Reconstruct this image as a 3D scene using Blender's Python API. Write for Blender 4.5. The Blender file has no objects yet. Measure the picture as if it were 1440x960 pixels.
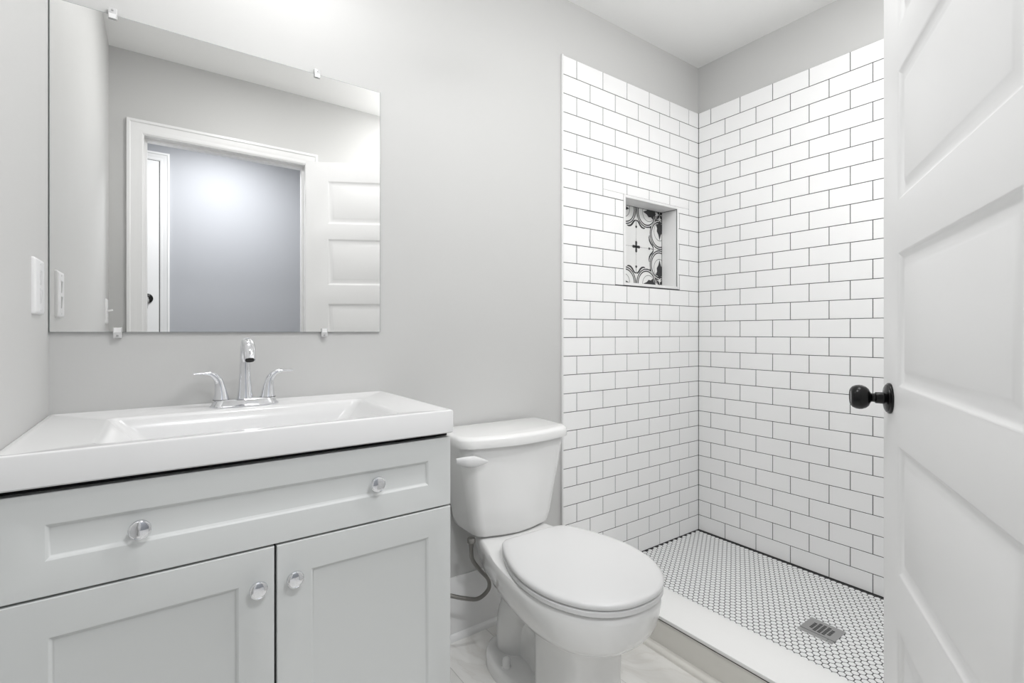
import bpy, bmesh, math, random
from mathutils import Vector, Matrix
R = math.radians
PI = math.pi
random.seed(4)

# ------------------------------------------------------------ camera, world, exposure, lights
scene = bpy.context.scene
C = scene.collection
cd = bpy.data.cameras.new('camera'); cam = bpy.data.objects.new('camera', cd); C.objects.link(cam)
cd.sensor_fit = 'HORIZONTAL'; cd.sensor_width = 36.0; cd.lens = 688.616 / 1440 * 36
cd.shift_y = -(480 - 466.354) / 1440
cd.clip_start = 0.01
cam.location = (-2.25086, -1.50086, 1.063)
cam.rotation_euler = (R(90), 0, R(54.54068 - 90))
scene.camera = cam
scene.view_settings.view_transform = 'Standard'
scene.view_settings.look = 'None'
scene.view_settings.gamma = 1
scene.view_settings.use_curve_mapping = False
scene.view_settings.exposure = 0.28
ZCL = 2.428
w = bpy.data.worlds.new('world'); scene.world = w; w.use_nodes = True
w.node_tree.nodes['Background'].inputs[0].default_value = (.9, .95, 1, 1)
w.node_tree.nodes['Background'].inputs[1].default_value = 0.3

def area(name, loc, size, power, color=(1, 1, 1), shape='DISK', rot=(0, 0, 0), sy=None):
    l = bpy.data.lights.new(name, 'AREA'); l.shape = shape; l.size = size
    if sy: l.size_y = sy
    l.energy = power; l.color = color
    o = bpy.data.objects.new(name, l); C.objects.link(o); o.location = loc; o.rotation_euler = rot
    return o

def globe(name, loc, rad, power, color=(1, 1, 1)):
    l = bpy.data.lights.new(name, 'POINT'); l.shadow_soft_size = rad; l.energy = power; l.color = color
    o = bpy.data.objects.new(name, l); C.objects.link(o); o.location = loc
    return o
FILL_LAMPS = [(-1.85, -.80, .15, 5.8), (-.76, -1.32, .15, 8.0), (-1.90, -2.12, .30, 15.5)]      # fill lamps added unseen as recessed discs: x, y, width, power
for x, y, d, p in FILL_LAMPS:
    area('recessed_fill_lamp', (x, y, ZCL - .012), d, p, (1, .998, .995) if y > -1.5 else (.975, .985, 1))
globe('ceiling_lamp_light', (-.95, -.98, 2.17), .13, 5.4, (1, .998, .995))
for i, x in enumerate((-2.25, -2.07, -1.89)):
    globe('vanity_lamp_light', (x, -.16, 2.12), .055, .5, (1, .998, .995))

# ------------------------------------------------------------ materials
def lin(c):
    return tuple((v / 255 / 12.92) if v / 255 <= .04045 else ((v / 255 + .055) / 1.055) ** 2.4 for v in c) + (1,)

def mat(name, rgb, rough=.5, metal=0, spec=.5, coat=0, noise=None, bump=None, trans=0, ior=1.45):
    m = bpy.data.materials.new(name); m.use_nodes = True
    nt = m.node_tree; b = nt.nodes['Principled BSDF']
    b.inputs['Base Color'].default_value = lin(rgb)
    b.inputs['Roughness'].default_value = rough; b.inputs['Metallic'].default_value = metal
    b.inputs['Specular IOR Level'].default_value = spec
    b.inputs['Coat Weight'].default_value = coat; b.inputs['Coat Roughness'].default_value = .05
    b.inputs['Transmission Weight'].default_value = trans; b.inputs['IOR'].default_value = ior
    tc = nt.nodes.new('ShaderNodeTexCoord')
    if noise:                                     # (scale, amount) slight tone variation
        n = nt.nodes.new('ShaderNodeTexNoise'); n.inputs['Scale'].default_value = noise[0]; n.inputs['Detail'].default_value = 4
        nt.links.new(tc.outputs['Object'], n.inputs['Vector'])
        mx = nt.nodes.new('ShaderNodeMix'); mx.data_type = 'RGBA'
        c = lin(rgb); a = noise[1]
        mx.inputs['A'].default_value = tuple(v * (1 - a) for v in c[:3]) + (1,)
        mx.inputs['B'].default_value = tuple(min(1, v * (1 + a)) for v in c[:3]) + (1,)
        nt.links.new(n.outputs['Fac'], mx.inputs['Factor']); nt.links.new(mx.outputs['Result'], b.inputs['Base Color'])
    if bump:
        n = nt.nodes.new('ShaderNodeTexNoise'); n.inputs['Scale'].default_value = bump[0]; n.inputs['Detail'].default_value = 3
        nt.links.new(tc.outputs['Object'], n.inputs['Vector'])
        bp = nt.nodes.new('ShaderNodeBump'); bp.inputs['Strength'].default_value = bump[1]; bp.inputs['Distance'].default_value = .002
        nt.links.new(n.outputs['Fac'], bp.inputs['Height']); nt.links.new(bp.outputs['Normal'], b.inputs['Normal'])
    return m

M = {}
M['paint'] = mat('wall_paint', (207, 207, 206), .55, noise=(3, .008), bump=(180, .05))
M['hall_light_tint'] = mat('hall_light_tint', (180, 182, 187), .6, noise=(3, .01))  # cool hallway light and dimming are put into this paint colour
M['ceiling'] = mat('ceiling_paint', (252, 252, 251), .8)
M['trim'] = mat('trim_gloss_white', (240, 240, 240), .3, noise=(6, .004))
M['door'] = mat('door_white', (245, 245, 245), .35, noise=(5, .006))
M['tile'] = mat('glazed_tile', (250, 250, 250), .12, noise=(4, .008), bump=(14, .04))
M['grout'] = mat('dark_grout', (66, 66, 67), .9, noise=(60, .12))
M['hextile'] = mat('hex_tile', (242, 243, 243), .3, noise=(40, .01))
M['white_caulk'] = mat('white_caulk', (240, 240, 240), .5)
M['slab'] = mat('threshold_stone', (244, 244, 243), .25, noise=(5, .008))
M['curb_tile'] = mat('curb_tile', (238, 236, 230), .35, noise=(7, .03))
M['cab'] = mat('grey_cabinet_paint', (213, 215, 214), .38, noise=(6, .006))
M['dark'] = mat('shadow_gap_black', (26, 26, 26), .7)
M['sink'] = mat('sink_gloss_white', (226, 226, 226), .18, coat=.3)
M['porc'] = mat('porcelain', (236, 236, 235), .08, coat=.5)
M['seat'] = mat('seat_plastic', (220, 220, 220), .22)
M['chrome'] = mat('chrome', (232, 233, 236), .06, metal=1)
M['steel'] = mat('brushed_steel', (190, 190, 190), .34, metal=1)
M['braid'] = mat('braided_steel', (150, 148, 144), .38, metal=1, bump=(600, .8))
M['black'] = mat('satin_black_metal', (9, 9, 10), .24, metal=.0, spec=.4)
M['plate'] = mat('plate_white', (240, 240, 240), .3)
M['plate2'] = mat('switch_white', (226, 226, 226), .3)
M['mirror'] = mat('mirror_silver', (242, 242, 241), .0, metal=1)
M['glass_edge'] = mat('mirror_glass_edge', (150, 158, 156), .2)
M['acrylic'] = mat('clear_acrylic', (248, 248, 248), .2, trans=.35)
M['ink'] = mat('pattern_ink', (50, 50, 52), .4, noise=(30, .1))
M['cement'] = mat('pattern_tile_base', (238, 238, 237), .4, noise=(9, .03))
M['cement2'] = mat('pattern_tile_shade', (222, 222, 222), .4, noise=(9, .03))
M['shade'] = mat('frosted_glass_shade', (245, 245, 245), .4)

def floor_mat():
    m = bpy.data.materials.new('marble_look_floor_tile'); m.use_nodes = True
    nt = m.node_tree; N = nt.nodes.new; L = nt.links.new
    b = nt.nodes['Principled BSDF']; b.inputs['Roughness'].default_value = .3
    tc = N('ShaderNodeTexCoord')
    br = N('ShaderNodeTexBrick')
    br.inputs['Scale'].default_value = 1; br.inputs['Brick Width'].default_value = .9; br.inputs['Row Height'].default_value = .2
    br.inputs['Mortar Size'].default_value = .0011; br.offset = .37
    br.inputs['Color1'].default_value = (1, 1, 1, 1); br.inputs['Color2'].default_value = (.93, .93, .925, 1)
    br.inputs['Mortar'].default_value = (.66, .66, .65, 1)
    mp = N('ShaderNodeMapping'); mp.inputs['Rotation'].default_value = (0, 0, R(90)); mp.inputs['Location'].default_value = (.06, .11, 0)
    L(tc.outputs['Object'], mp.inputs['Vector']); L(mp.outputs[0], br.inputs['Vector'])
    mp2 = N('ShaderNodeMapping'); mp2.inputs['Scale'].default_value = (3.2, 1.1, 1); L(tc.outputs['Object'], mp2.inputs['Vector'])
    n = N('ShaderNodeTexNoise'); n.inputs['Scale'].default_value = 2.2; n.inputs['Detail'].default_value = 7; n.inputs['Distortion'].default_value = 1.4
    L(mp2.outputs[0], n.inputs['Vector'])
    cr = N('ShaderNodeValToRGB'); e = cr.color_ramp.elements
    e[0].position = .36; e[0].color = lin((230, 228, 224)); e[1].position = .6; e[1].color = lin((243, 242, 239))
    x = cr.color_ramp.elements.new(.47); x.color = lin((236, 235, 232)); x = cr.color_ramp.elements.new(.50); x.color = lin((231, 229, 225))
    x = cr.color_ramp.elements.new(.53); x.color = lin((239, 238, 235))
    L(n.outputs['Fac'], cr.inputs[0])
    mx = N('ShaderNodeMix'); mx.data_type = 'RGBA'; mx.blend_type = 'MULTIPLY'; mx.inputs['Factor'].default_value = 1
    L(cr.outputs[0], mx.inputs['A']); L(br.outputs['Color'], mx.inputs['B']); L(mx.outputs['Result'], b.inputs['Base Color'])
    return m
M['floor'] = floor_mat()

def emis(name, rgb, s):
    m = bpy.data.materials.new(name); m.use_nodes = True; b = m.node_tree.nodes['Principled BSDF']
    b.inputs['Base Color'].default_value = lin(rgb); b.inputs['Emission Color'].default_value = lin(rgb); b.inputs['Emission Strength'].default_value = s
    return m
M['glow'] = emis('lit_lamp_diffuser', (255, 252, 246), 3.0)

# ------------------------------------------------------------ helpers
class MB:
    """collects shapes into one mesh"""
    def __init__(s): s.bm = bmesh.new(); s.mats = []
    def mi(s, m):
        if m is None: return 0
        if m not in s.mats: s.mats.append(m)
        return s.mats.index(m)
    def poly(s, pts, m=None, smooth=False):
        f = s.bm.faces.new([s.bm.verts.new(p) for p in pts]); f.material_index = s.mi(m); f.smooth = smooth; return f
    def box(s, x0, x1, y0, y1, z0, z1, bev=0, seg=2, m=None, mtx=None):
        t = bmesh.new(); bmesh.ops.create_cube(t, size=1)
        for v in t.verts: v.co = Vector((x0 + (v.co.x + .5) * (x1 - x0), y0 + (v.co.y + .5) * (y1 - y0), z0 + (v.co.z + .5) * (z1 - z0)))
        if bev: bmesh.ops.bevel(t, geom=list(t.edges), offset=bev, segments=seg, affect='EDGES', profile=.5)
        if mtx is not None: bmesh.ops.transform(t, matrix=mtx, verts=t.verts)
        s.merge(t, m, smooth=bool(bev)); return s
    def merge(s, t, m=None, smooth=True):
        idx = s.mi(m); mp = {}
        for v in t.verts: mp[v] = s.bm.verts.new(v.co)
        for f in t.faces:
            g = s.bm.faces.new([mp[v] for v in f.verts]); g.material_index = idx; g.smooth = smooth
        t.free()
    def loft(s, rings, m=None, cap0=True, cap1=True, smooth=True, closed=True):
        idx = s.mi(m); vr = [[s.bm.verts.new(p) for p in r] for r in rings]; n = len(rings[0])
        for a, b in zip(vr, vr[1:]):
            for i in range(n if closed else n - 1):
                j = (i + 1) % n
                f = s.bm.faces.new((a[i], a[j], b[j], b[i])); f.material_index = idx; f.smooth = smooth
        if cap0: f = s.bm.faces.new(vr[0][::-1]); f.material_index = idx
        if cap1: f = s.bm.faces.new(vr[-1]); f.material_index = idx
        return s
    def lathe(s, prof, mtx=Matrix(), n=40, m=None):
        """prof: (r, z) from one end to the other; around local z"""
        rings = [[mtx @ Vector((max(r, 1e-5) * math.cos(2 * PI * k / n), max(r, 1e-5) * math.sin(2 * PI * k / n), z)) for k in range(n)] for r, z in prof]
        return s.loft(rings, m)
    def tube(s, pts, rad, n=14, m=None, sub=8, flat=None):
        """round tube along a smooth path; rad scalar or list at pts; flat = (axis vector, factor) squashes"""
        P_, Q = catmull(pts, sub), None
        rr = rad if isinstance(rad, (list, tuple)) else [rad] * len(pts)
        RR = [v[0] for v in catmull([(r, 0, 0) for r in rr], sub)]
        rings = []; up = None
        for i, p in enumerate(P_):
            d = (P_[min(i + 1, len(P_) - 1)] - P_[max(i - 1, 0)]).normalized()
            if up is None:
                up = Vector((0, 0, 1)) if abs(d.z) < .9 else Vector((0, 1, 0))
            a = (up - d * up.dot(d)).normalized(); b = d.cross(a); up = a
            ring = []
            for k in range(n):
                o = a * math.cos(2 * PI * k / n) * RR[i] + b * math.sin(2 * PI * k / n) * RR[i]
                if flat: fa = Vector(flat[0]); o -= fa * o.dot(fa) * (1 - flat[1])
                ring.append(p + o)
            rings.append(ring)
        return s.loft(rings, m)
    def build(s, name, m=None, parent=None, loc=None):
        bmesh.ops.recalc_face_normals(s.bm, faces=s.bm.faces)
        me = bpy.data.meshes.new(name); s.bm.to_mesh(me); s.bm.free()
        if not s.mats and m: s.mats = [m]
        for x in s.mats: me.materials.append(M[x])
        try: me.set_sharp_from_angle(angle=R(38))
        except Exception: pass
        o = bpy.data.objects.new(name, me); C.objects.link(o)
        if parent: o.parent = parent
        if loc: o.location = loc
        return o

def catmull(pts, sub):
    P_ = [Vector(p) for p in pts]
    if len(P_) < 3:
        return [P_[0].lerp(P_[1], k / sub) for k in range(sub + 1)]
    out = []
    for i in range(len(P_) - 1):
        p0 = P_[max(i - 1, 0)]; p1 = P_[i]; p2 = P_[i + 1]; p3 = P_[min(i + 2, len(P_) - 1)]
        for k in range(sub):
            t = k / sub
            out.append(.5 * ((2 * p1) + (p2 - p0) * t + (2 * p0 - 5 * p1 + 4 * p2 - p3) * t * t + (3 * p1 - p0 - 3 * p2 + p3) * t ** 3))
    out.append(P_[-1]); return out

def tag(o, label=None, cat=None, group=None, kind=None):
    if label: o['label'] = label
    if cat: o['category'] = cat
    if group: o['group'] = group
    if kind: o['kind'] = kind
    return o
def empty(name, loc=(0, 0, 0), rz=0):
    o = bpy.data.objects.new(name, None); C.objects.link(o); o.location = loc; o.rotation_euler = (0, 0, rz); o.empty_display_size = .1
    return o
def copy_tree(o, parent=None):
    c = o.copy(); C.objects.link(c); c.parent = parent
    for ch in list(o.children): copy_tree(ch, c)
    return c
def struct(o, label=None, cat=None): return tag(o, label, cat, kind='structure')

def rrect(x0, x1, y0, y1, r, n=6):
    pts = []
    for cx, cy, a0 in ((x1 - r, y1 - r, 0), (x0 + r, y1 - r, 90), (x0 + r, y0 + r, 180), (x1 - r, y0 + r, 270)):
        for k in range(n + 1):
            a = R(a0 + 90 * k / n); pts.append((cx + r * math.cos(a), cy + r * math.sin(a)))
    return pts

# ------------------------------------------------------------ room shell
XL = -2.462; YA = .008; XB = .008; YF = -1.51; ZC = 2.428; T = .115
YH = -2.70; XHL = -3.1; XHR = 0.0
OX0, OX1, OZ = -2.327, -1.580, 2.030          # clear doorway
JX0, JX1, JZ = OX0 - .018, OX1 + .018, OZ + .018
LB_L = 'painted light grey side wall beside the vanity'
b = MB(); b.box(XL - T, XL, YF, YA + .1, 0, ZC + .1); struct(b.build('wall_left', 'paint'), LB_L, 'wall')
# back wall with the opening for the niche box
NX0, NX1, NZ0, NZ1, ND = -.554, -.180, 1.286, 1.669, .090
b = MB()
for x0, x1, z0, z1 in ((XL - T, NX0 - .006, 0, ZC + .1), (NX1 + .006, XB + T, 0, ZC + .1), (NX0 - .006, NX1 + .006, 0, NZ0 - .006), (NX0 - .006, NX1 + .006, NZ1 + .006, ZC + .1)):
    b.box(x0, x1, YA, YA + .13, z0, z1)
struct(b.build('wall_back', 'paint'), 'light grey painted wall behind mirror, vanity and toilet', 'wall')
b = MB(); b.box(XB, XB + T, YF - T, YA, 0, ZC + .1); struct(b.build('wall_right', 'paint'), 'light grey painted wall above the long run of shower tile', 'wall')
b = MB(); b.box(XL - T, JX0, YF - T, YF, 0, ZC); b.box(JX1, XB, YF - T, YF, 0, ZC); b.box(JX0, JX1, YF - T, YF, JZ, ZC)
struct(b.build('wall_front', 'paint'), 'grey wall with the doorway, seen reflected in the mirror', 'wall')
b = MB(); b.box(XL - T, XB, YF - T, YA, ZC, ZC + .1); struct(b.build('ceiling', 'ceiling'), 'flat white bathroom ceiling', 'ceiling')
b = MB(); b.box(XL - T, XB, YF - T, YA, -.1, 0); struct(b.build('floor', 'floor'), 'pale marble look floor tile around the toilet', 'floor')
# hallway beyond the doorway
b = MB(); b.box(XHL, XHR, YH - T, YH, 0, ZC + .1); struct(b.build('wall_hall', 'hall_light_tint'), 'grey hallway wall, cool light put into its paint, seen through the doorway in the mirror', 'wall')
b = MB(); b.box(XHL - T, XHL, YH, YF - T, 0, ZC + .1); struct(b.build('wall_hall_left', 'hall_light_tint'), 'left end wall of the hallway', 'wall')
b = MB(); b.box(XHR, XHR + T, YH, YF - T, 0, ZC + .1); struct(b.build('wall_hall_right', 'hall_light_tint'), 'right end wall of the hallway', 'wall')
b = MB(); b.box(XHL, XHR, YH, YF - T, ZC, ZC + .1); struct(b.build('ceiling_hall', 'ceiling'), 'flat white hallway ceiling', 'ceiling')
b = MB(); b.box(XHL, XHR, YH, YF - T, -.1, 0); struct(b.build('floor_hall', 'floor'), 'pale hallway floor', 'floor')

# baseboard with shoe moulding along the back wall
def extrude_profile(bd, prof, p0, p1, m=None):
    """prof = list of (out, z); runs p0->p1 in xy; 'out' is to the right of travel"""
    p0 = Vector((*p0, 0)); p1 = Vector((*p1, 0)); d = (p1 - p0).normalized(); o = Vector((d.y, -d.x, 0))
    bd.loft([[p + o * a + Vector((0, 0, z)) for a, z in prof] for p in (p0, p1)], m, smooth=False)
BP = [(0, 0), (.028, 0), (.027, .008), (.023, .015), (.016, .019), (.014, .02), (.014, .176), (.011, .184), (.010, .192), (.006, .200), (.004, .208), (0, .208)]
b = MB(); extrude_profile(b, BP, (-1.70, YA), (-.936, YA)); struct(b.build('baseboard_back', 'trim'), 'white baseboard with shoe moulding behind the toilet', 'baseboard')
b = MB(); extrude_profile(b, BP, (-.934, YF), (JX1 + .09, YF)); struct(b.build('baseboard_front', 'trim'), 'white baseboard behind the open door', 'baseboard')

# ------------------------------------------------------------ shower wall tile
PV, PH, G = .07658, .154, .0020
def subtract(rs, h):
    out = []
    for (a0, a1, c0, c1) in rs:
        x0, x1, z0, z1 = max(a0, h[0]), min(a1, h[1]), max(c0, h[2]), min(c1, h[3])
        if x0 >= x1 or z0 >= z1: out.append((a0, a1, c0, c1)); continue
        if c0 < z0: out.append((a0, a1, c0, z0))
        if z1 < c1: out.append((a0, a1, z1, c1))
        if a0 < x0: out.append((a0, x0, z0, z1))
        if x1 < a1: out.append((x1, a1, z0, z1))
    return out
def tiles(bd, mk, u0, u1, zt, rows, off, hole=None):
    """mk(u, z, d) -> point, d = distance proud of the grout; u measured away from the corner"""
    e = .0011
    for r in range(rows):
        z1 = zt - r * PV - G / 2 * (r > 0); z0 = zt - (r + 1) * PV + G / 2
        o = off + (PH / 2 if r % 2 else 0)
        us = [u0 + .0012]; k = 0
        while o + k * PH < u1 - .006:
            us.append(o + k * PH); k += 1
        us.append(u1)
        for i, (a, c) in enumerate(zip(us, us[1:])):
            rs = [(a + (G / 2 if i else 0), c - G / 2, z0, z1)]
            if hole: rs = subtract(rs, hole)
            for (p, q, s, t) in rs:
                if q - p < .004 or t - s < .004: continue
                v = []
                for d, ee in ((-.0012, 0), (.0, e * .35), (.0006, e)):
                    v.append([mk(p + ee, s + ee, d), mk(q - ee, s + ee, d), mk(q - ee, t - ee, d), mk(p + ee, t - ee, d)])
                bd.loft(v, 'tile', cap0=False)
ZT = 2.188; ZB = .0436
b = MB()
hole = (-NX1 - .0135, -NX0 + .0135, NZ0 - .0135, NZ1 + .0135)
for (p, q, s, t) in subtract([(0, .926, 0, ZT)], (-NX1 - .004, -NX0 + .004, NZ0 - .004, NZ1 + .004)):
    b.box(-q, -p, .0004, YA, s, t, m='grout')
tiles(b, lambda u, z, d: Vector((-u, -d, z)), 0, .926, ZT, 28, .0815, hole)
struct(b.build('wall_shower_back'), 'white subway tile wall with the niche', 'wall')
b = MB()
b.box(.0004, XB, YF, -.0008, 0, ZT, m='grout')
tiles(b, lambda u, z, d: Vector((-d, -u, z)), 0, -YF, ZT, 28, .0698)
struct(b.build('wall_shower_right'), 'long white subway tile wall with dark grout', 'wall')
b = MB(); b.box(-.9345, -.9268, -.0035, YA, .0, ZT + .002, .001, 1)
struct(b.build('trim_1', 'trim'), 'thin white edge strip down the side of the shower tile', 'trim')
b = MB(); b.box(-.00255, -.0001, -.00255, -.0001, ZB, ZT, m='grout'); struct(b.build('trim_2'), 'dark grout line in the corner of the shower', 'trim')

# ------------------------------------------------------------ niche
niche = empty('shower_niche', ((NX0 + NX1) / 2, 0, NZ0))
tag(niche, 'recessed square niche in the subway tile with black and white patterned back', 'niche')
ox, oz = -(NX0 + NX1) / 2, -NZ0
b = MB()
q = .0045
fx0, fx1, fz0, fz1 = NX0 - .0125, NX1 + .0125, NZ0 - .0125, NZ1 + .0125
for x0, x1, z0, z1 in ((fx0, NX0, fz0, fz1), (NX1, fx1, fz0, fz1), (NX0, NX1, fz0, NZ0), (NX0, NX1, NZ1, fz1)):
    b.box(x0 + ox, x1 + ox, -.0025, .005, z0 + oz, z1 + oz, .0008, 1)
b.build('edge_trim', 'trim', niche)
b = MB()
for x0, x1, z0, z1 in ((NX0 - q, NX0, NZ0 - q, NZ1 + q), (NX1, NX1 + q, NZ0 - q, NZ1 + q), (NX0, NX1, NZ0 - q, NZ0), (NX0, NX1, NZ1, NZ1 + q)):
    b.box(x0 + ox, x1 + ox, .005, ND + .006, z0 + oz, z1 + oz)
b.build('side_tile', 'tile', niche)
b = MB()
for x0, x1, z0, z1 in ((NX1 - .0016, NX1, NZ1 - .0016, NZ1), ):
    b.box(x0 + ox, x1 + ox, -.001, ND, z0 + oz, z1 + oz)
for x0, x1, z0, z1 in ((NX0, NX0 + .0014, NZ0, NZ1), (NX1 - .0014, NX1, NZ0, NZ1), (NX0, NX1, NZ0, NZ0 + .0014), (NX0, NX1, NZ1 - .0014, NZ1)):
    b.box(x0 + ox, x1 + ox, ND - .0016, ND, z0 + oz, z1 + oz)
b.box(NX1 - .0014 + ox, NX1 + ox, -.0012, .0012, NZ0 + oz, NZ1 + oz)
b.build('joint_line', 'grout', niche)

# patterned back tile: crosses at one lattice, four-lobed flowers at the other, all printed flush
b = MB()
b.box(NX0 + ox, NX1 + ox, ND, ND + .006, NZ0 + oz, NZ1 + oz, m='cement')
def clip_poly(pts):
    for ax, lim, sg in ((0, NX0 + .001, 1), (0, NX1 - .001, -1), (1, NZ0 + .001, 1), (1, NZ1 - .001, -1)):
        out = []
        for i in range(len(pts)):
            p, q_ = pts[i], pts[(i + 1) % len(pts)]
            a, c = (p[ax] - lim) * sg, (q_[ax] - lim) * sg
            if a >= 0: out.append(p)
            if (a > 0 and c < 0) or (a < 0 and c > 0):
                t = a / (a - c); out.append((p[0] + (q_[0] - p[0]) * t, p[1] + (q_[1] - p[1]) * t))
        pts = out
        if len(pts) < 3: return []
    return pts
def ink(pts, m='ink', lay=0):
    pts = clip_poly(pts)
    if len(pts) >= 3:
        b.poly([(x + ox, ND - .0004 - lay * .0002, z + oz) for x, z in pts], m)
def stroke(pts, wd, m='ink', taper=False):
    n = len(pts)
    L = []
    for i in range(n):
        a, c = pts[max(i - 1, 0)], pts[min(i + 1, n - 1)]
        dx, dz = c[0] - a[0], c[1] - a[1]; l = math.hypot(dx, dz) or 1
        h = wd / 2 * (1 if not taper else (.25 + .75 * math.sin(PI * (i + .5) / n)))
        L.append(((pts[i][0] - dz / l * h, pts[i][1] + dx / l * h), (pts[i][0] + dz / l * h, pts[i][1] - dx / l * h)))
    for (p, q_), (r, s_) in zip(L, L[1:]): ink([p, q_, s_, r], m)
cxp, czp, S = -.376, 1.477, .1775
def rot(p, a, c):
    ca, sa = math.cos(a), math.sin(a); return (c[0] + p[0] * ca - p[1] * sa, c[1] + p[0] * sa + p[1] * ca)
def disc(c, r, m='ink'): ink([(c[0] + r * math.cos(2 * PI * k / 14), c[1] + r * math.sin(2 * PI * k / 14)) for k in range(14)], m, 1)
for i in range(-1, 2):
    for j in range(-1, 2):
        if (i + j) % 2 == 0 and (i or j): pass
        cc = (cxp + 2 * S * i, czp + 2 * S * j)
        for a in range(4):                      # cross, dots and curled brackets around each plain centre
            al = a * PI / 2
            ink([rot(p, al, cc) for p in ((0, -.005), (.012, -.0065), (.024, -.007), (.03, 0), (.024, .007), (.012, .0065), (0, .005))])
            stroke([rot(p, al, cc) for p in ((.03, 0), (.04, 0))], .0016)
            disc(rot((.097, 0), al, cc), .0065)
            stroke([rot(p, al, cc) for p in ((.097, 0), (.128, 0))], .0026)
            for sg in (1, -1):
                stroke([rot((x, y * sg), al, cc) for x, y in ((.127, .0), (.128, .008), (.121, .018), (.108, .029), (.099, .041), (.096, .055), (.098, .066))], .0100, taper=True)
        fc = (cxp + S + 2 * S * i, czp + S + 2 * S * j)
        LR = .098
        for a in range(4):                      # four-lobed flower: double outline, inner ring, leaf
            al = a * PI / 2
            for off_, rad, wd in ((.0997, .0735, .0058), (.0997, .0635, .0058)):
                # arc around lobe centre, limited to the lobe's own quadrant
                arc = []
                for k in range(61):
                    t = -PI * .97 + 2 * PI * .97 * k / 60
                    p = (off_ + rad * math.cos(t), rad * math.sin(t))
                    if p[0] > abs(p[1]) - .001: arc.append(rot(p, al, fc))
                    elif len(arc) > 1: stroke(arc, wd); arc = []
                    else: arc = []
                if len(arc) > 1: stroke(arc, wd)
            stroke([rot((.085 + .046 * math.cos(t * PI / 12), .044 * math.sin(t * PI / 12)), al, fc) for t in range(25)], .0022)
            # leaf with three tips
            ink([rot(p, al, fc) for p in ((.028, 0), (.045, -.013), (.052, -.030), (.068, -.020), (.085, -.022), (.100, -.010), (.128, 0), (.100, .010), (.085, .022), (.068, .020), (.052, .030), (.045, .013))], lay=1)
            stroke([rot((t * .011, t * .011), al, fc) for t in range(1, 8)], .003)
            ink([rot(p, al + PI / 4, fc) for p in ((.0, 0), (.012, -.008), (.024, -.006), (.034, 0), (.024, .006), (.012, .008))], lay=1)
stroke([(NX0, czp), (NX1, czp)], .0009, 'grout'); stroke([(cxp, NZ0), (cxp, NZ1)], .0009, 'grout')
b.build('pattern_tile', None, niche)

# ------------------------------------------------------------ shower floor, drain and curb
DX0, DX1, DY0, DY1 = -.4735, -.3635, -.8050, -.6965
XS = -.638                                          # where the grouted hexagons begin
b = MB()
b.box(-.80, .0, YF, .0, 0, .0405, m='white_caulk')
p = .0215; rs = p * math.sqrt(3) / 2
def hexa(cx, cy, r, z):
    return [(cx + r * math.cos(R(60 * k)), cy + r * math.sin(R(60 * k)), z) for k in range(6)]
for i in range(0, 36):
    cx = XS + rs * i
    for j in range(0, 72):
        cy = -p * j - (p / 2 if i % 2 else 0)
        if cx > .012 or cy < YF - .01: continue
        r_out = p / math.sqrt(3) * 1.004
        def cl(pts):
            return [(min(x, -.0006), min(max(y, YF), -.0006), z) for x, y, z in pts]
        if cx - rs * .7 > 0: continue
        try: b.poly(cl(hexa(cx, cy, r_out * (1.07 if i == 0 else 1), .0420)), 'grout')
        except ValueError: pass
        if cx + p * .35 > 0 or cy > -p * .35:
            continue
        t = hexa(cx, cy, r_out * .875, .0)
        if all(DX0 - .001 < v[0] < DX1 + .001 and DY0 - .001 < v[1] < DY1 + .001 for v in t): continue
        # hexagons cut by the drain plate simply pass beneath its edge
        b.loft([[(x, y, .0410) for x, y, z in hexa(cx, cy, r_out * .865, 0)], [(x, y, .0425) for x, y, z in hexa(cx, cy, r_out * .855, 0)], [(x, y, .0427) for x, y, z in hexa(cx, cy, r_out * .80, 0)]], 'hextile', cap0=False)
# perimeter grout against the walls
b.box(-.64, -.0002, -.0026, -.0002, .041, .0462, m='grout'); b.box(-.0026, -.0002, YF, -.0002, .041, .0462, m='grout')
struct(b.build('floor_shower'), 'white hexagon mosaic shower floor with dark grout', 'floor')

drain = empty('shower_drain', ((DX0 + DX1) / 2, (DY0 + DY1) / 2, .043))
tag(drain, 'square brushed steel drain in the hexagon mosaic floor', 'drain')
hx, hy = (DX1 - DX0) / 2, (DY1 - DY0) / 2
b = MB(); b.box(-hx, hx, -hy, hy, -.0015, .0008, .0003, 1); b.build('frame', 'steel', drain)
b = MB()
gx0, gx1 = -hx + .021, hx
b.box(gx0, gx1, -hy, hy, .0009, .0014); b.build('grate', 'steel', drain)
b = MB(); b.box(gx0 - .0012, gx0, -hy, hy - .001, .0008, .0012); b.box(-hx, gx0, -hy + .018, -hy + .0188, .0008, .00105); b.build('seam', 'dark', drain)
b = MB()
for a in range(-2, 3):
    for c in range(-3, 4):
        x, y = (gx0 + gx1) / 2 - .004 + c * .0088, a * .0138
        if math.hypot(x - (gx0 + gx1) / 2 + .004, y) > .033: continue
        b.box(x - .0029, x + .0029, y - .0050, y + .0050, .0011, .00155)
b.build('slot', 'dark', drain)

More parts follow.
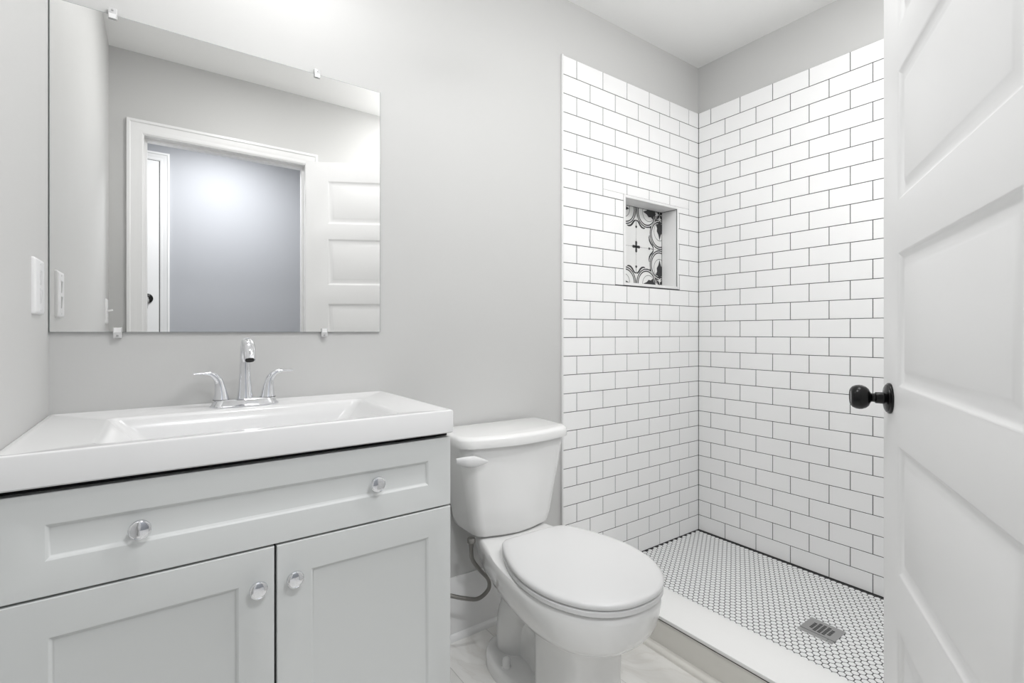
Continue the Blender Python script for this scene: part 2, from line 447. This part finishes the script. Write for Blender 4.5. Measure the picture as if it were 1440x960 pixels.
curb = empty('shower_curb', (-.82, YF, 0)); tag(curb, 'low white shower curb with pale tiled front beside the toilet', 'shower curb')
cy0, cy1 = 0.0, -YF - .0005
b = MB(); b.box(-.078, .020, cy0, cy1, .0, .104); b.build('front_tile', 'curb_tile', curb)
b = MB(); b.box(-.0825, .083, cy0, cy1, .1025, .105); b.build('joint_line', 'dark', curb)  # dark strip along the underside of the slab edge
b = MB(); b.box(-.083, .085, cy0, cy1, .105, .1165, .0015, 2); b.build('threshold_slab', 'slab', curb)
b = MB(); extrude_profile(b, [(0, 0), (.02, 0), (.0195, .007), (.016, .014), (.009, .019), (0, .0205)], (-.078, cy1), (-.078, cy0)); b.build('shoe_moulding', 'curb_tile', curb)

# ------------------------------------------------------------ doorway casing and doors
def casing(bd, x0, x1, zt, y, out, wd=.064, m=None):
    """flat casing with backband on a wall facing +y (out=+1)"""
    prof = [(0, 0), (wd, 0), (wd, .017), (wd - .012, .018), (wd - .016, .013), (.030, .012), (.022, .009), (.012, .010), (.005, .009), (0, .005)]
    # mitred loop: left leg, head, right leg
    rings = []
    for (cx, cz, sx, sz) in ((x0, 0, -1, 0), (x0, zt, -1, 1), (x1, zt, 1, 1), (x1, 0, 1, 0)):
        rings.append([Vector((cx + sx * a, y + out * d, cz + sz * a)) for a, d in prof])
    bd.loft(rings, m, smooth=False)
b = MB()
b.box(JX0, OX0, YF - T - .002, YF + .002, 0, OZ); b.box(OX1, JX1, YF - T - .002, YF + .002, 0, OZ); b.box(JX0, JX1, YF - T - .002, YF + .002, OZ, JZ)
b.box(OX0, OX0 + .011, YF - .075, YF - .040, 0, OZ - .011); b.box(OX1 - .011, OX1, YF - .075, YF - .040, 0, OZ - .011); b.box(OX0, OX1, YF - .075, YF - .040, OZ - .011, OZ)
casing(b, OX0 - .004, OX1 + .004, OZ + .004, YF, 1); casing(b, OX0 - .004, OX1 + .004, OZ + .004, YF - T, -1)
struct(b.build('trim_3', 'trim'), 'white casing and jamb around the doorway, reflected in the mirror', 'trim')

PANELS = [(.200, .456), (.567, .831), (.950, 1.224), (1.330, 1.594), (1.680, 1.925)]
def door_slab(bd, W, H, th, panels, st=.118):
    """in local coords: x along width from hinge, y 0..-th, z up; raised panels on both faces"""
    xs = [0, st, W - st, W]
    zs = [0.008] + [v for pq in panels for v in pq] + [H]
    for y, s in ((0, 1), (-th, -1)):
        for i in range(3):
            for j in range(len(zs) - 1):
                x0, x1, z0, z1 = xs[i], xs[i + 1], zs[j], zs[j + 1]
                if i == 1 and j % 2 == 1:
                    seq = [(0, 0), (.004, .003), (.011, .0075), (.015, .0085), (.024, .0085), (.034, .0040), (.037, .0030)]
                    bd.loft([[Vector((x0 + a, y - s * d, z0 + a)), Vector((x1 - a, y - s * d, z0 + a)), Vector((x1 - a, y - s * d, z1 - a)), Vector((x0 + a, y - s * d, z1 - a))] for a, d in seq], cap0=False, smooth=False)
                else:
                    bd.poly([(x0, y, z0), (x1, y, z0), (x1, y, z1), (x0, y, z1)])
    for x in (0, W): bd.poly([(x, 0, .008), (x, -th, .008), (x, -th, H), (x, 0, H)])
    for z in (.008, H): bd.poly([(0, 0, z), (W, 0, z), (W, -th, z), (0, -th, z)])
    bmesh.ops.remove_doubles(bd.bm, verts=bd.bm.verts, dist=1e-6)
def knob_prof():
    return [(0, 0), (.0325, 0), (.0330, .002), (.0325, .0045), (.030, .006), (.0295, .0075), (.026, .0095), (.017, .0115), (.0125, .013), (.012, .026), (.0118, .0265), (.0095, .028), (.0093, .033), (.012, .036), (.019, .039), (.0235, .044), (.0262, .051), (.0265, .056), (.0255, .062), (.0225, .068), (.018, .0715), (.0165, .0718), (.0155, .0708), (.012, .0712), (.006, .0705), (0, .0703)]
TH = R(28.3)
HX, HY = -1.590, -1.445
DW = .755
door = empty('door_1', (HX, HY, 0), TH)
struct(door, 'white panelled door standing open at the right with black knob', 'door')
b = MB(); door_slab(b, DW, 2.032, .035, PANELS); b.build('door_panel', 'door', door)
kz = .920
for s, y in ((1, 0), (-1, -.035)):
    k = empty('door_knob', (DW - .060, y, kz)); k.parent = door
    k['label'] = 'round satin black door knob'
    b = MB(); b.lathe(knob_prof(), Matrix.Rotation(-PI / 2 * s, 4, 'X'), 48)
    o = b.build('door_knob', 'black', door, (DW - .060, y, kz)); o['label'] = 'round satin black door knob'
    bpy.data.objects.remove(k)
b = MB()
for z in (.2, 1.03, 1.82):
    b.lathe([(0, -.045), (.006, -.045), (.006, .045), (0, .045)], Matrix.Translation((-.004, -.036, z)), 14)
    b.box(-.003, .03, -.0362, -.0345, z - .045, z + .045)
b.build('hinge', 'black', door)

# hallway door (closed) with casing and black deadbolt
hall_z = 2.250
hd = empty('door_2', (-2.273, YH, 0)); struct(hd, 'white hallway door with a round black lock, seen in the mirror', 'door')
b = MB(); b.box(-.76, -.002, .000, .010, .005, hall_z - .003)
b.build('door_panel', 'door', hd)
b = MB(); b.box(-.002, .003, .0, .0035, 0, hall_z); b.box(-.763, 0, .0, .0035, hall_z - .003, hall_z + .002); b.build('gap', 'dark', hd)
b = MB(); casing(b, -.768, .003, hall_z + .002, 0, 1, .056); b.build('casing', 'trim', hd)
b = MB(); b.lathe([(0, 0), (.034, 0), (.034, .005), (.029, .012), (.024, .014), (.014, .016), (.012, .02), (0, .02)], Matrix.Translation((-.068, .010, 1.292)) @ Matrix.Rotation(-PI / 2, 4, 'X'), 32)
b.build('lock', 'black', hd)
b = MB()
b.lathe([(0, .02), (.0095, .02), (.0095, .024), (0, .024)], Matrix.Rotation(-PI / 2, 4, 'X'), 20)
b.box(-.0125, .0125, .024, .0265, -.031, -.004, .004, 2); b.box(-.004, .004, .024, .0262, -.070, -.028, .0008, 1)
key = b.build('key', 'steel', None, (-2.273 - .068, YH + .010, 1.292)); tag(key, 'silver key hanging at the black lock of the hallway door', 'key')

# ------------------------------------------------------------ mirror and clips
MX0, MX1, MZ0, MZ1 = XL + .0015, -1.692, 1.062, 1.8185
mir = empty('bathroom_mirror', ((MX0 + MX1) / 2, YA, MZ0)); tag(mir, 'large frameless rectangular mirror held by clips above the vanity', 'mirror')
hw = (MX1 - MX0) / 2; hh = MZ1 - MZ0
b = MB(); b.box(-hw, hw, -.0060, -.0005, 0, hh); b.build('glass_edge', 'glass_edge', mir)
b = MB(); b.box(-hw + .0013, hw - .0013, -.0066, -.0059, .0007, hh - .0010); b.build('mirror_glass', 'mirror', mir)
def clip(x, z, up, label):
    r = empty('mirror_clip', (x, YA - .0066, z)); tag(r, label, 'clip', 'clear clips holding the mirror')
    s = 1 if up else -1
    b = MB()
    z0, z1 = sorted((-s * .011, s * .014))
    b.box(-.0085, .0085, -.0045, -.0008, z0, z1, .0012, 2)
    z0, z1 = sorted((s * .002, s * .014)); b.box(-.0085, .0085, -.0015, .0062, z0, z1, .0006, 1)
    b.build('clip_body', 'acrylic', r)
    z0, z1 = sorted((-s * .0105, s * .0005)); b = MB(); b.box(-.0065, .0065, -.0050, -.0044, z0, z1); b.build('pad', 'plate', r)
    b = MB(); b.lathe([(0, 0), (.0026, 0), (.0020, .0012), (0, .0014)], Matrix.Translation((0, -.0044, s * .0085)) @ Matrix.Rotation(PI / 2, 4, 'X'), 14); b.build('screw', 'steel', r)
    return r
clip(-2.349, MZ1, 1, 'clear plastic clip at the mirror top edge, nearer the side wall')
clip(-1.883, MZ1, 1, 'clear plastic clip at the mirror top edge, nearer the toilet')
clip(-2.340, MZ0, 0, 'clear plastic clip under the mirror, left of the faucet')
clip(-1.863, MZ0, 0, 'clear plastic clip under the mirror, right of the faucet')

# ------------------------------------------------------------ switch plates on the left wall
def plate(name, y, z0, z1, wd, label, cat):
    r = empty(name, (XL, y, (z0 + z1) / 2)); tag(r, label, cat); h = (z1 - z0) / 2
    b = MB()
    yz = [rrect(-wd / 2 + i, wd / 2 - i, -h + i, h - i, .004) for i in (0, .0006, .003, .006)]
    b.loft([[Vector((d, a, c)) for a, c in pl] for pl, d in zip(yz, (0, .0035, .006, .0068))]); b.build('cover_plate', 'plate', r)
    return r, h
r1, h = plate('light_switch', -.126, 1.098, 1.212, .090, 'white plate with two stacked switches on the side wall next to the mirror', 'light switch')
for s in (1, -1):
    b = MB()
    z0, z1 = s * .019 - .0155, s * .019 + .0155
    b.loft([[Vector((d, a, c)) for a, c in ((-.0065, z0), (.0065, z0), (.0065, z1), (-.0065, z1))] for d in (.0066, .0072)], smooth=False)
    b.loft([[(.0068, -.0055, z0 + .001), (.0068, .0055, z0 + .001), (.0068, .0055, z1 - .002), (.0068, -.0055, z1 - .002)], [(.0078, -.0055, z0 + .001), (.0078, .0055, z0 + .001), (.0098, .0055, z1 - .003), (.0098, -.0055, z1 - .003)]], smooth=False)
    b.build('rocker', 'plate2', r1)
for s in (1, -1):
    b = MB(); b.lathe([(0, 0), (.003, 0), (.002, .001), (0, .001)], Matrix.Translation((.0068, 0, s * .047)) @ Matrix.Rotation(PI / 2, 4, 'Y'), 12)
    b.build('screw', 'plate2', r1)
r2, h = plate('toggle_switch', -1.36, 1.098, 1.212, .070, 'white toggle switch plate near the doorway, visible only in the mirror', 'light switch')
b = MB(); b.box(.0066, .0076, -.006, .006, -.014, .014); b.build('frame', 'plate2', r2)
b = MB(); b.box(0, .022, -.004, .004, -.004, .004, .0012, 2, mtx=Matrix.Translation((.004, 0, .001)) @ Matrix.Rotation(R(-16), 4, 'Y')); b.build('toggle', 'plate', r2)
for s in (1, -1):
    b = MB(); b.lathe([(0, 0), (.003, 0), (.002, .001), (0, .001)], Matrix.Translation((.0068, 0, s * .030)) @ Matrix.Rotation(PI / 2, 4, 'Y'), 12)
    b.build('screw', 'plate2', r2)

# ------------------------------------------------------------ vanity cabinet
VX0, VX1, VF = XL + .004, -1.6855, -.453       # cabinet sides, front plane of doors
van = empty('vanity_cabinet', ((VX0 + VX1) / 2, VF / 2, 0)); tag(van, 'light grey shaker vanity cabinet with one wide drawer and two doors', 'cabinet')
vx, vy = -(VX0 + VX1) / 2, -VF / 2
b = MB()
def bb(x0, x1, y0, y1, z0, z1, bev=0): b.box(x0 + vx, x1 + vx, y0 + vy, y1 + vy, z0, z1, bev)
bb(VX0, VX0 + .016, VF + .021, YA - .001, 0, .806); bb(VX1 - .016, VX1, VF + .021, YA - .001, 0, .806)
bb(VX0 + .016, VX1 - .016, VF + .021, YA - .001, .09, .106); bb(VX0 + .016, VX1 - .016, -.008, YA - .001, .106, .806)
b.build('body', 'cab', van)
b = MB(); bb(VX0 + .0005, VX1 - .0005, VF + .0205, VF + .030, .095, .8215); bb(VX1 - .010, VX1 - .004, VF + .03, YA - .003, .806, .8215); bb(VX0 + .004, VX0 + .010, VF + .03, YA - .003, .806, .8215); b.build('recess', 'dark', van)
b = MB(); bb(VX0 + .016, VX1 - .016, VF + .06, VF + .075, 0, .092); b.build('toe_kick', 'cab', van)
def shaker(x0, x1, z0, z1, px0, px1, pz0, pz1, name):
    r = MB()
    def ring(a0, a1, c0, c1, y): return [Vector((a0 + vx, y + vy, c0)), Vector((a1 + vx, y + vy, c0)), Vector((a1 + vx, y + vy, c1)), Vector((a0 + vx, y + vy, c1))]
    rr_ = [ring(x0, x1, z0, z1, VF + .020), ring(x0, x1, z0, z1, VF + .0012), ring(x0 + .0012, x1 - .0012, z0 + .0012, z1 - .0012, VF),
           ring(px0, px1, pz0, pz1, VF)]
    for a, d in ((.0012, .0009), (.0035, .0022), (.0060, .0062), (.0075, .0068)):
        rr_.append(ring(px0 + a, px1 - a, pz0 + a, pz1 - a, VF + d))
    r.loft(rr_, smooth=False)
    return r.build(name, 'cab', van)
def cab_knob(x, z, par):
    r = MB(); r.lathe([(0, 0), (.0075, 0), (.0070, .002), (.0050, .005), (.0048, .010), (.0065, .013), (.0140, .0150), (.0163, .0175), (.0165, .0205), (.0158, .0225), (.0146, .0232), (.0135, .0226), (.0128, .0229), (.008, .0238), (0, .0242)], Matrix.Rotation(PI / 2, 4, 'X'), 40)
    o = r.build('knob', 'chrome', par, (x + vx, VF + vy, z)); o['label'] = 'round chrome knob'; return o
ZD = .6465
dr = shaker(VX0 + .001, VX1 - .001, ZD + .0020, .8105, -2.4025, -1.744, .703, .761, 'drawer')
for x, z in ((-2.283, .7305), (-1.8715, .7325)):
    k = cab_knob(x, z, dr); k.location.y += .0068 if False else 0.004
d1 = shaker(VX0 + .001, -2.0741,   .106, ZD - .0022, -2.3985, -2.1345, .175, .5825, 'door')
cab_knob(-2.1045, .5760, d1)
d2 = shaker(-2.0695, VX1 - .001,   .106, ZD - .0022, -2.0065, -1.7435, .175, .5825, 'door')
cab_knob(-2.0395, .5775, d2)

# integrated sink top
top = empty('bathroom_sink', ((XL + -1.6845) / 2, -.23, .822)); tag(top, 'glossy white vanity top with integrated rectangular basin', 'sink')
tx, ty, tz = -(XL - 1.6845) / 2, .23, -.822
TX0, TX1, TY0, TY1, TZ0, TZ1 = XL + .0005, -1.6845, -.466, YA - .0005, .822, .8765
bx0, bx1, by0, by1 = -2.345, -1.800, -.412, -.118
rings = []
def ringp(x0, x1, y0, y1, r, z): return [Vector((x + tx, y + ty, z + tz)) for x, y in rrect(x0, x1, y0, y1, r, 7)]
rings.append(ringp(TX0 + .004, TX1 - .004, TY0 + .004, TY1, .004, TZ0))
rings.append(ringp(TX0, TX1, TY0, TY1, .005, TZ0 + .003))
rings.append(ringp(TX0, TX1, TY0, TY1, .005, TZ1 - .004))
rings.append(ringp(TX0 + .0012, TX1 - .0012, TY0 + .0012, TY1 - .001, .005, TZ1 - .0012))
rings.append(ringp(TX0 + .004, TX1 - .004, TY0 + .004, TY1 - .003, .005, TZ1))
rings.append(ringp(TX0 + .010, TX1 - .010, TY0 + .012, TY1 - .010, .006, TZ1))
rings.append(ringp(TX0 + .014, TX1 - .014, TY0 + .017, TY1 - .014, .006, TZ1 - .0025))
rings.append(ringp(bx0 - .008, bx1 + .008, by0 - .008, by1 + .008, .022, TZ1 - .0035))
rings.append(ringp(bx0 - .002, bx1 + .002, by0 - .002, by1 + .002, .020, TZ1 - .0050))
rings.append(ringp(bx0 + .003, bx1 - .003, by0 + .003, by1 - .003, .020, TZ1 - .011))
for t in (.3, .6, .85, 1):
    rings.append(ringp(bx0 + .003 + .085 * t, bx1 - .003 - .085 * t, by0 + .003 + .025 * t, by1 - .003 - .022 * t, .020 + .012 * t, TZ1 - .011 - .092 * t))
rings.append(ringp(bx0 + .105, bx1 - .105, by0 + .045, by1 - .042, .03, TZ1 - .111))
rings.append(ringp(bx0 + .20, bx1 - .20, by0 + .11, by1 - .11, .03, TZ1 - .114))
b = MB(); b.loft(rings, cap0=False)
o = b.build('basin_top', 'sink', top)
b = MB(); b.lathe([(0, 0), (.021, 0), (.021, .002), (.016, .003), (.014, .001), (0, .001)], Matrix.Translation(((bx0 + bx1) / 2 + tx, (by0 + by1) / 2 + ty, TZ1 - .1138 + tz)), 28); b.build('drain', 'chrome', top)

# ------------------------------------------------------------ faucet
fa = empty('faucet', (-2.0785, -.070, TZ1 - .0035)); tag(fa, 'chrome two handle centerset faucet behind the basin', 'faucet')
b = MB()
def stad(hwx, hwy, z, n=20):
    pts = []
    for k in range(n): a = -PI / 2 + PI * k / (n - 1); pts.append((hwx - hwy + hwy * math.cos(a), hwy * math.sin(a)))
    for k in range(n): a = PI / 2 + PI * k / (n - 1); pts.append((-hwx + hwy + hwy * math.cos(a), hwy * math.sin(a)))
    return [Vector((x, y, z)) for x, y in pts]
b.loft([stad(.078, .027, 0), stad(.079, .028, .001), stad(.079, .028, .003), stad(.076, .025, .0055), stad(.069, .022, .016), stad(.066, .0195, .0190), stad(.062, .016, .0195)])
b.build('base', 'chrome', fa)
b = MB()
b.tube([(0, 0, .016), (0, .001, .05), (0, .002, .10), (0, -.004, .135), (0, -.024, .158), (0, -.052, .158), (0, -.074, .140), (0, -.084, .121)], [.0190, .0150, .0122, .0122, .0135, .0148, .0140, .0128], 28)
b.build('spout', 'chrome', fa)
b = MB(); b.lathe([(0, 0), (.0095, 0), (.0105, .002), (0, .0025)], Matrix.Translation((0, -.0848, .1188)) @ Matrix.Rotation(R(-25), 4, 'X'), 24); b.build('aerator', 'dark', fa)
b = MB(); b.lathe([(0, 0), (.002, 0), (.002, .016), (.004, .018), (.004, .022), (0, .023)], Matrix.Translation((0, .014, .145)), 16); b.build('lift_rod', 'chrome', fa)
for s in (-1, 1):
    h = MB()
    h.tube([(s * .053, 0, .017), (s * .0535, 0, .034), (s * .056, 0, .054), (s * .061, -.001, .071), (s * .074, -.002, .083), (s * .092, -.003, .0865), (s * .113, -.004, .0865)],
           [.0185, .0150, .0118, .0095, .0075, .0068, .0062], 24, flat=None)
    for v in h.bm.verts:                        # flatten the blade of the lever
        f = min(1, max(0, (abs(v.co.x) - .068) / .025))
        v.co.z = v.co.z * (1 - .5 * f) + .0865 * .5 * f
    h.build('handle', 'chrome', fa)
    h = MB(); h.lathe([(0, 0), (.0185, 0), (.0185, .0014), (0, .0014)], Matrix.Translation((s * .053, 0, .0185)), 28); h.build('seal_ring', 'dark', fa)

# ------------------------------------------------------------ toilet (local: x across, y away from the wall is negative)
TR = R(-3.0)
toi = empty('toilet', (-1.283, YA, 0), TR); tag(toi, 'white two piece toilet with closed lid between vanity and shower', 'toilet')
def half(pts, z, n=10):
    """pts (u, v) from back centre to front centre -> closed smooth ring at height z"""
    full = [(u, v) for u, v in pts] + [(-u, v) for u, v in pts[::-1][1:-1]]
    N_ = len(full); out = []
    for i in range(N_):
        p0, p1, p2, p3 = (Vector((*full[(i + k - 1) % N_], 0)) for k in range(4))
        for k in range(n):
            t = k / n
            q_ = .5 * ((2 * p1) + (p2 - p0) * t + (2 * p0 - 5 * p1 + 4 * p2 - p3) * t * t + (3 * p1 - p0 - 3 * p2 + p3) * t ** 3)
            out.append(Vector((q_.x, -q_.y, z)))
    return out
def sc(pts, du, dv=0): return [(max(u + (du if u > 0 else 0), 0), v + dv * (1 if v > .3 else -1)) for u, v in pts]
RIM = [(0, .055), (.055, .056), (.100, .085), (.128, .160), (.153, .250), (.176, .345), (.188, .450), (.186, .550), (.158, .645), (.100, .712), (.045, .735), (0, .740)]
def blend(A_, B_, t): return [(u * (1 - t) + a * t, v * (1 - t) + c * t) for (u, v), (a, c) in zip(A_, B_)]
bs = []
def sec(z, pts): bs.append(half(pts, z, 8))
FOOT = [(0, .125), (.045, .127), (.088, .150), (.118, .195), (.130, .250), (.130, .310), (.116, .375), (.103, .450), (.102, .530), (.085, .590), (.045, .614), (0, .617)]
PED = [(0, .150), (.030, .152), (.050, .170), (.055, .215), (.050, .270), (.050, .330), (.066, .395), (.098, .440), (.100, .530), (.085, .585), (.045, .604), (0, .606)]
UND = [(0, .110), (.035, .112), (.068, .140), (.082, .190), (.090, .260), (.098, .340), (.112, .410), (.122, .470), (.118, .550), (.096, .612), (.050, .640), (0, .643)]
LOW = [(0, .075), (.045, .077), (.085, .105), (.108, .165), (.126, .250), (.144, .345), (.158, .440), (.160, .535), (.138, .625), (.090, .682), (.042, .702), (0, .706)]
sec(0, FOOT); sec(.030, FOOT); sec(.038, sc(FOOT, -.002, -.002)); sec(.044, sc(FOOT, -.009, -.008))
sec(.047, blend(FOOT, PED, .55)); sec(.056, PED); sec(.12, PED); sec(.19, blend(PED, UND, .03)); sec(.225, blend(PED, UND, .22)); sec(.246, blend(PED, UND, .60))
sec(.264, UND); sec(.275, blend(UND, LOW, .55)); sec(.287, LOW); sec(.304, blend(LOW, RIM, .40)); sec(.325, blend(LOW, RIM, .68)); sec(.352, blend(LOW, RIM, .88))
sec(.376, RIM); sec(.388, sc(RIM, -.001, -.001)); sec(.395, sc(RIM, -.005, -.005)); sec(.397, sc(RIM, -.010, -.010))
b = MB(); b.loft(bs)
b.tube([(0, -.48, .13), (0, -.41, .20), (0, -.33, .235), (0, -.26, .20), (0, -.225, .13), (0, -.22, .02)], [.050, .066, .076, .080, .082, .082], 26)
b.build('bowl', 'porc', toi)
for s in (-1, 1):
    b = MB(); b.lathe([(0, 0), (.0155, 0), (.0150, .004), (.0130, .006), (.0125, .026), (.010, .031), (.005, .035), (0, .036)], Matrix.Translation((s * .103, -.292, .042)), 24); b.build('bolt_cap', 'porc', toi)
# tank
def tank_ring(hwb, hwf, v0, v1, z, bow=.018, r=.045):
    """hwb half width at back; front face slightly bowed with rounded corners"""
    n = 8; pts = [(0, v0), (hwb - .012, v0), (hwb, v0 + .012), (hwb, v0 + .04)]
    cx, cy = hwf - r, v1 - bow - r
    pts.append(((hwb + hwf) / 2, (v0 + .04 + cy) / 2))
    for k in range(n + 1):
        a = PI / 2 * k / n; pts.append((cx + r * math.cos(a), cy + r * math.sin(a)))
    for t in (.75, .5, .25, 0): pts.append((cx * t, v1 - bow * t * t))
    R_ = [Vector((u, -v, z)) for u, v in pts]
    return R_ + [Vector((-p.x, p.y, z)) for p in R_[::-1][1:-1]]
b = MB()
tk = []
for z, hb, hf, v0, v1 in ((.398, .132, .128, .035, .190), (.401, .145, .141, .028, .202), (.410, .152, .149, .024, .209), (.44, .160, .157, .022, .212), (.52, .173, .171, .02, .216), (.62, .191, .190, .02, .222), (.700, .205, .204, .02, .226)):
    tk.append(tank_ring(hb, hf, v0, v1, z))
b.loft(tk); b.build('tank', 'porc', toi)
b = MB(); lid = []
for z, d in ((.6985, -.006), (.700, -.001), (.706, 0), (.722, 0), (.729, -.003), (.7330, -.009), (.7345, -.018)):
    lid.append(tank_ring(.2165 + d, .2155 + d, .017, .246 + d, z, .022, .055))
b.loft(lid); b.build('tank_lid', 'porc', toi)
b = MB()
lev = []
for k in range(13):                              # leaf shaped trip lever lying along the tank front
    t = k / 12; hgt = .0175 * math.sin(PI * min(.97, .12 + .85 * t)) ** .8 * (1 if t < .6 else 1 - .35 * (t - .6)); dep = .010 * math.sin(PI * (.15 + .8 * t))
    u = -.236 + .102 * t; yy = -.2185 - .014 * math.sin(PI / 2 * min(1, t * 3)) + .006 * 0; zc = .672 - .012 * t
    lev.append([Vector((u, yy - dep * math.cos(a), zc + hgt * math.sin(a))) for a in [2 * PI * q_ / 16 for q_ in range(16)]])
b.loft(lev); b.lathe([(0, 0), (.011, 0), (.011, .018), (0, .018)], Matrix.Translation((-.172, -.205, .668)) @ Matrix.Rotation(PI / 2, 4, 'X'), 18)
b.build('flush_lever', 'seat', toi)
# seat ring and lid
SEAT = [(0, .283), (.070, .284), (.112, .293), (.136, .325), (.162, .385), (.183, .460), (.188, .535), (.174, .615), (.132, .690), (.070, .734), (0, .746)]
def scl(pts, d):
    """inset by about d all round"""
    ku, kv = 1 - d / .188, 1 - d / .232
    return [(u * ku, .515 + (v - .515) * kv) for u, v in pts]
b = MB(); b.loft([half(scl(SEAT, .004), .399), half(SEAT, .402), half(SEAT, .412), half(scl(SEAT, .005), .4155)]); b.build('seat', 'seat', toi)
b = MB(); LID = scl(SEAT, -.001)
b.loft([half(scl(LID, d), z) for d, z in ((.006, .4175), (.001, .4185), (0, .422), (0, .427), (.003, .4310), (.009, .4335), (.022, .4350), (.060, .4358), (.12, .4362))])
b.build('lid', 'seat', toi)
for s in (-1, 1):
    b = MB(); b.box(s * .070 - .020, s * .070 + .020, -.300, -.256, .397, .4165, .006, 3); b.build('hinge', 'seat', toi)

# braided water supply hose and its wall valve
hose = empty('water_supply_hose', (-1.455, -.12, 0)); tag(hose, 'braided steel hose looping from under the toilet tank to the wall', 'hose')
hp = [(-1.449, -.150, .392), (-1.447, -.147, .362), (-1.432, -.130, .322), (-1.392, -.112, .270), (-1.358, -.110, .228), (-1.360, -.112, .196), (-1.400, -.112, .178), (-1.455, -.110, .196), (-1.515, -.090, .218), (-1.548, -.070, .222)]
b = MB(); b.tube([(x + 1.455, y + .12, z) for x, y, z in hp], .0066, 12); b.build('hose', 'braid', hose)
b = MB(); b.lathe([(0, 0), (.012, 0), (.0135, .003), (.0135, .014), (.009, .018), (.007, .030), (0, .030)], Matrix.Translation((.006, -.030, .404)) @ Matrix.Rotation(PI, 4, 'X'), 12); b.build('coupling_nut', 'braid', hose)
b = MB(); b.lathe([(0, -.018), (.010, -.018), (.010, .02), (0, .02)], Matrix.Translation((-.093, .050, .222)) @ Matrix.Rotation(PI / 2, 4, 'Y'), 16)
b.lathe([(0, 0), (.006, 0), (.006, .072), (.022, .074), (.022, .077), (0, .077)], Matrix.Translation((-.093, .05, .222)) @ Matrix.Rotation(-PI / 2, 4, 'X'), 20); b.build('valve', 'chrome', hose)

# ------------------------------------------------------------ lamps out of frame: ceiling and vanity lights inferred, recessed ones added as fill
def semi_flush(x, y, zb, rad, label):
    o = empty('ceiling_light', (x, y, ZC)); tag(o, label, 'light')
    d = zb - ZC
    b = MB(); b.lathe([(0, 0), (.075, 0), (.075, -.012), (.055, -.022), (.012, -.026), (.012, d + rad + .012), (.045, d + rad + .006), (.045, d + rad), (0, d + rad)], n=40); b.build('canopy', 'chrome', o)
semi_flush(-.95, -.98, 2.17, .13, 'round white globe ceiling light in the middle of the bathroom ceiling')
for (x, y, d, p), l in zip(FILL_LAMPS, ('added fill lamp, small recessed disc above the space before the vanity', 'added fill lamp, small recessed disc above the shower', 'added fill lamp, wide recessed disc in the hallway outside the doorway')):
    r = d / 2
    o = empty('recessed_fill_light', (x, y, ZC)); tag(o, l, 'light')
    b = MB(); b.lathe([(r + .003, -.002), (r + .003, -.012), (r + .023, -.010), (r + .027, -.004), (r + .027, -.0005), (r + .003, -.0005)], n=40); b.build('trim_ring', 'trim', o)
vl = empty('vanity_light', (-2.07, YA, 2.12)); tag(vl, 'three globe vanity light bar on the wall above the mirror', 'light')
b = MB(); b.box(-.28, .28, -.022, -.0005, -.03, .03, .004, 2); b.build('back_plate', 'chrome', vl)
for x in (-.18, 0, .18):
    b = MB(); b.lathe([(0, .0), (.03, .0), (.034, .03), (.03, .085), (.012, .09), (.012, .113), (0, .113)], Matrix.Translation((x, 0, 0)) @ Matrix.Rotation(PI / 2, 4, 'X'), 32); b.build('socket', 'chrome', vl)
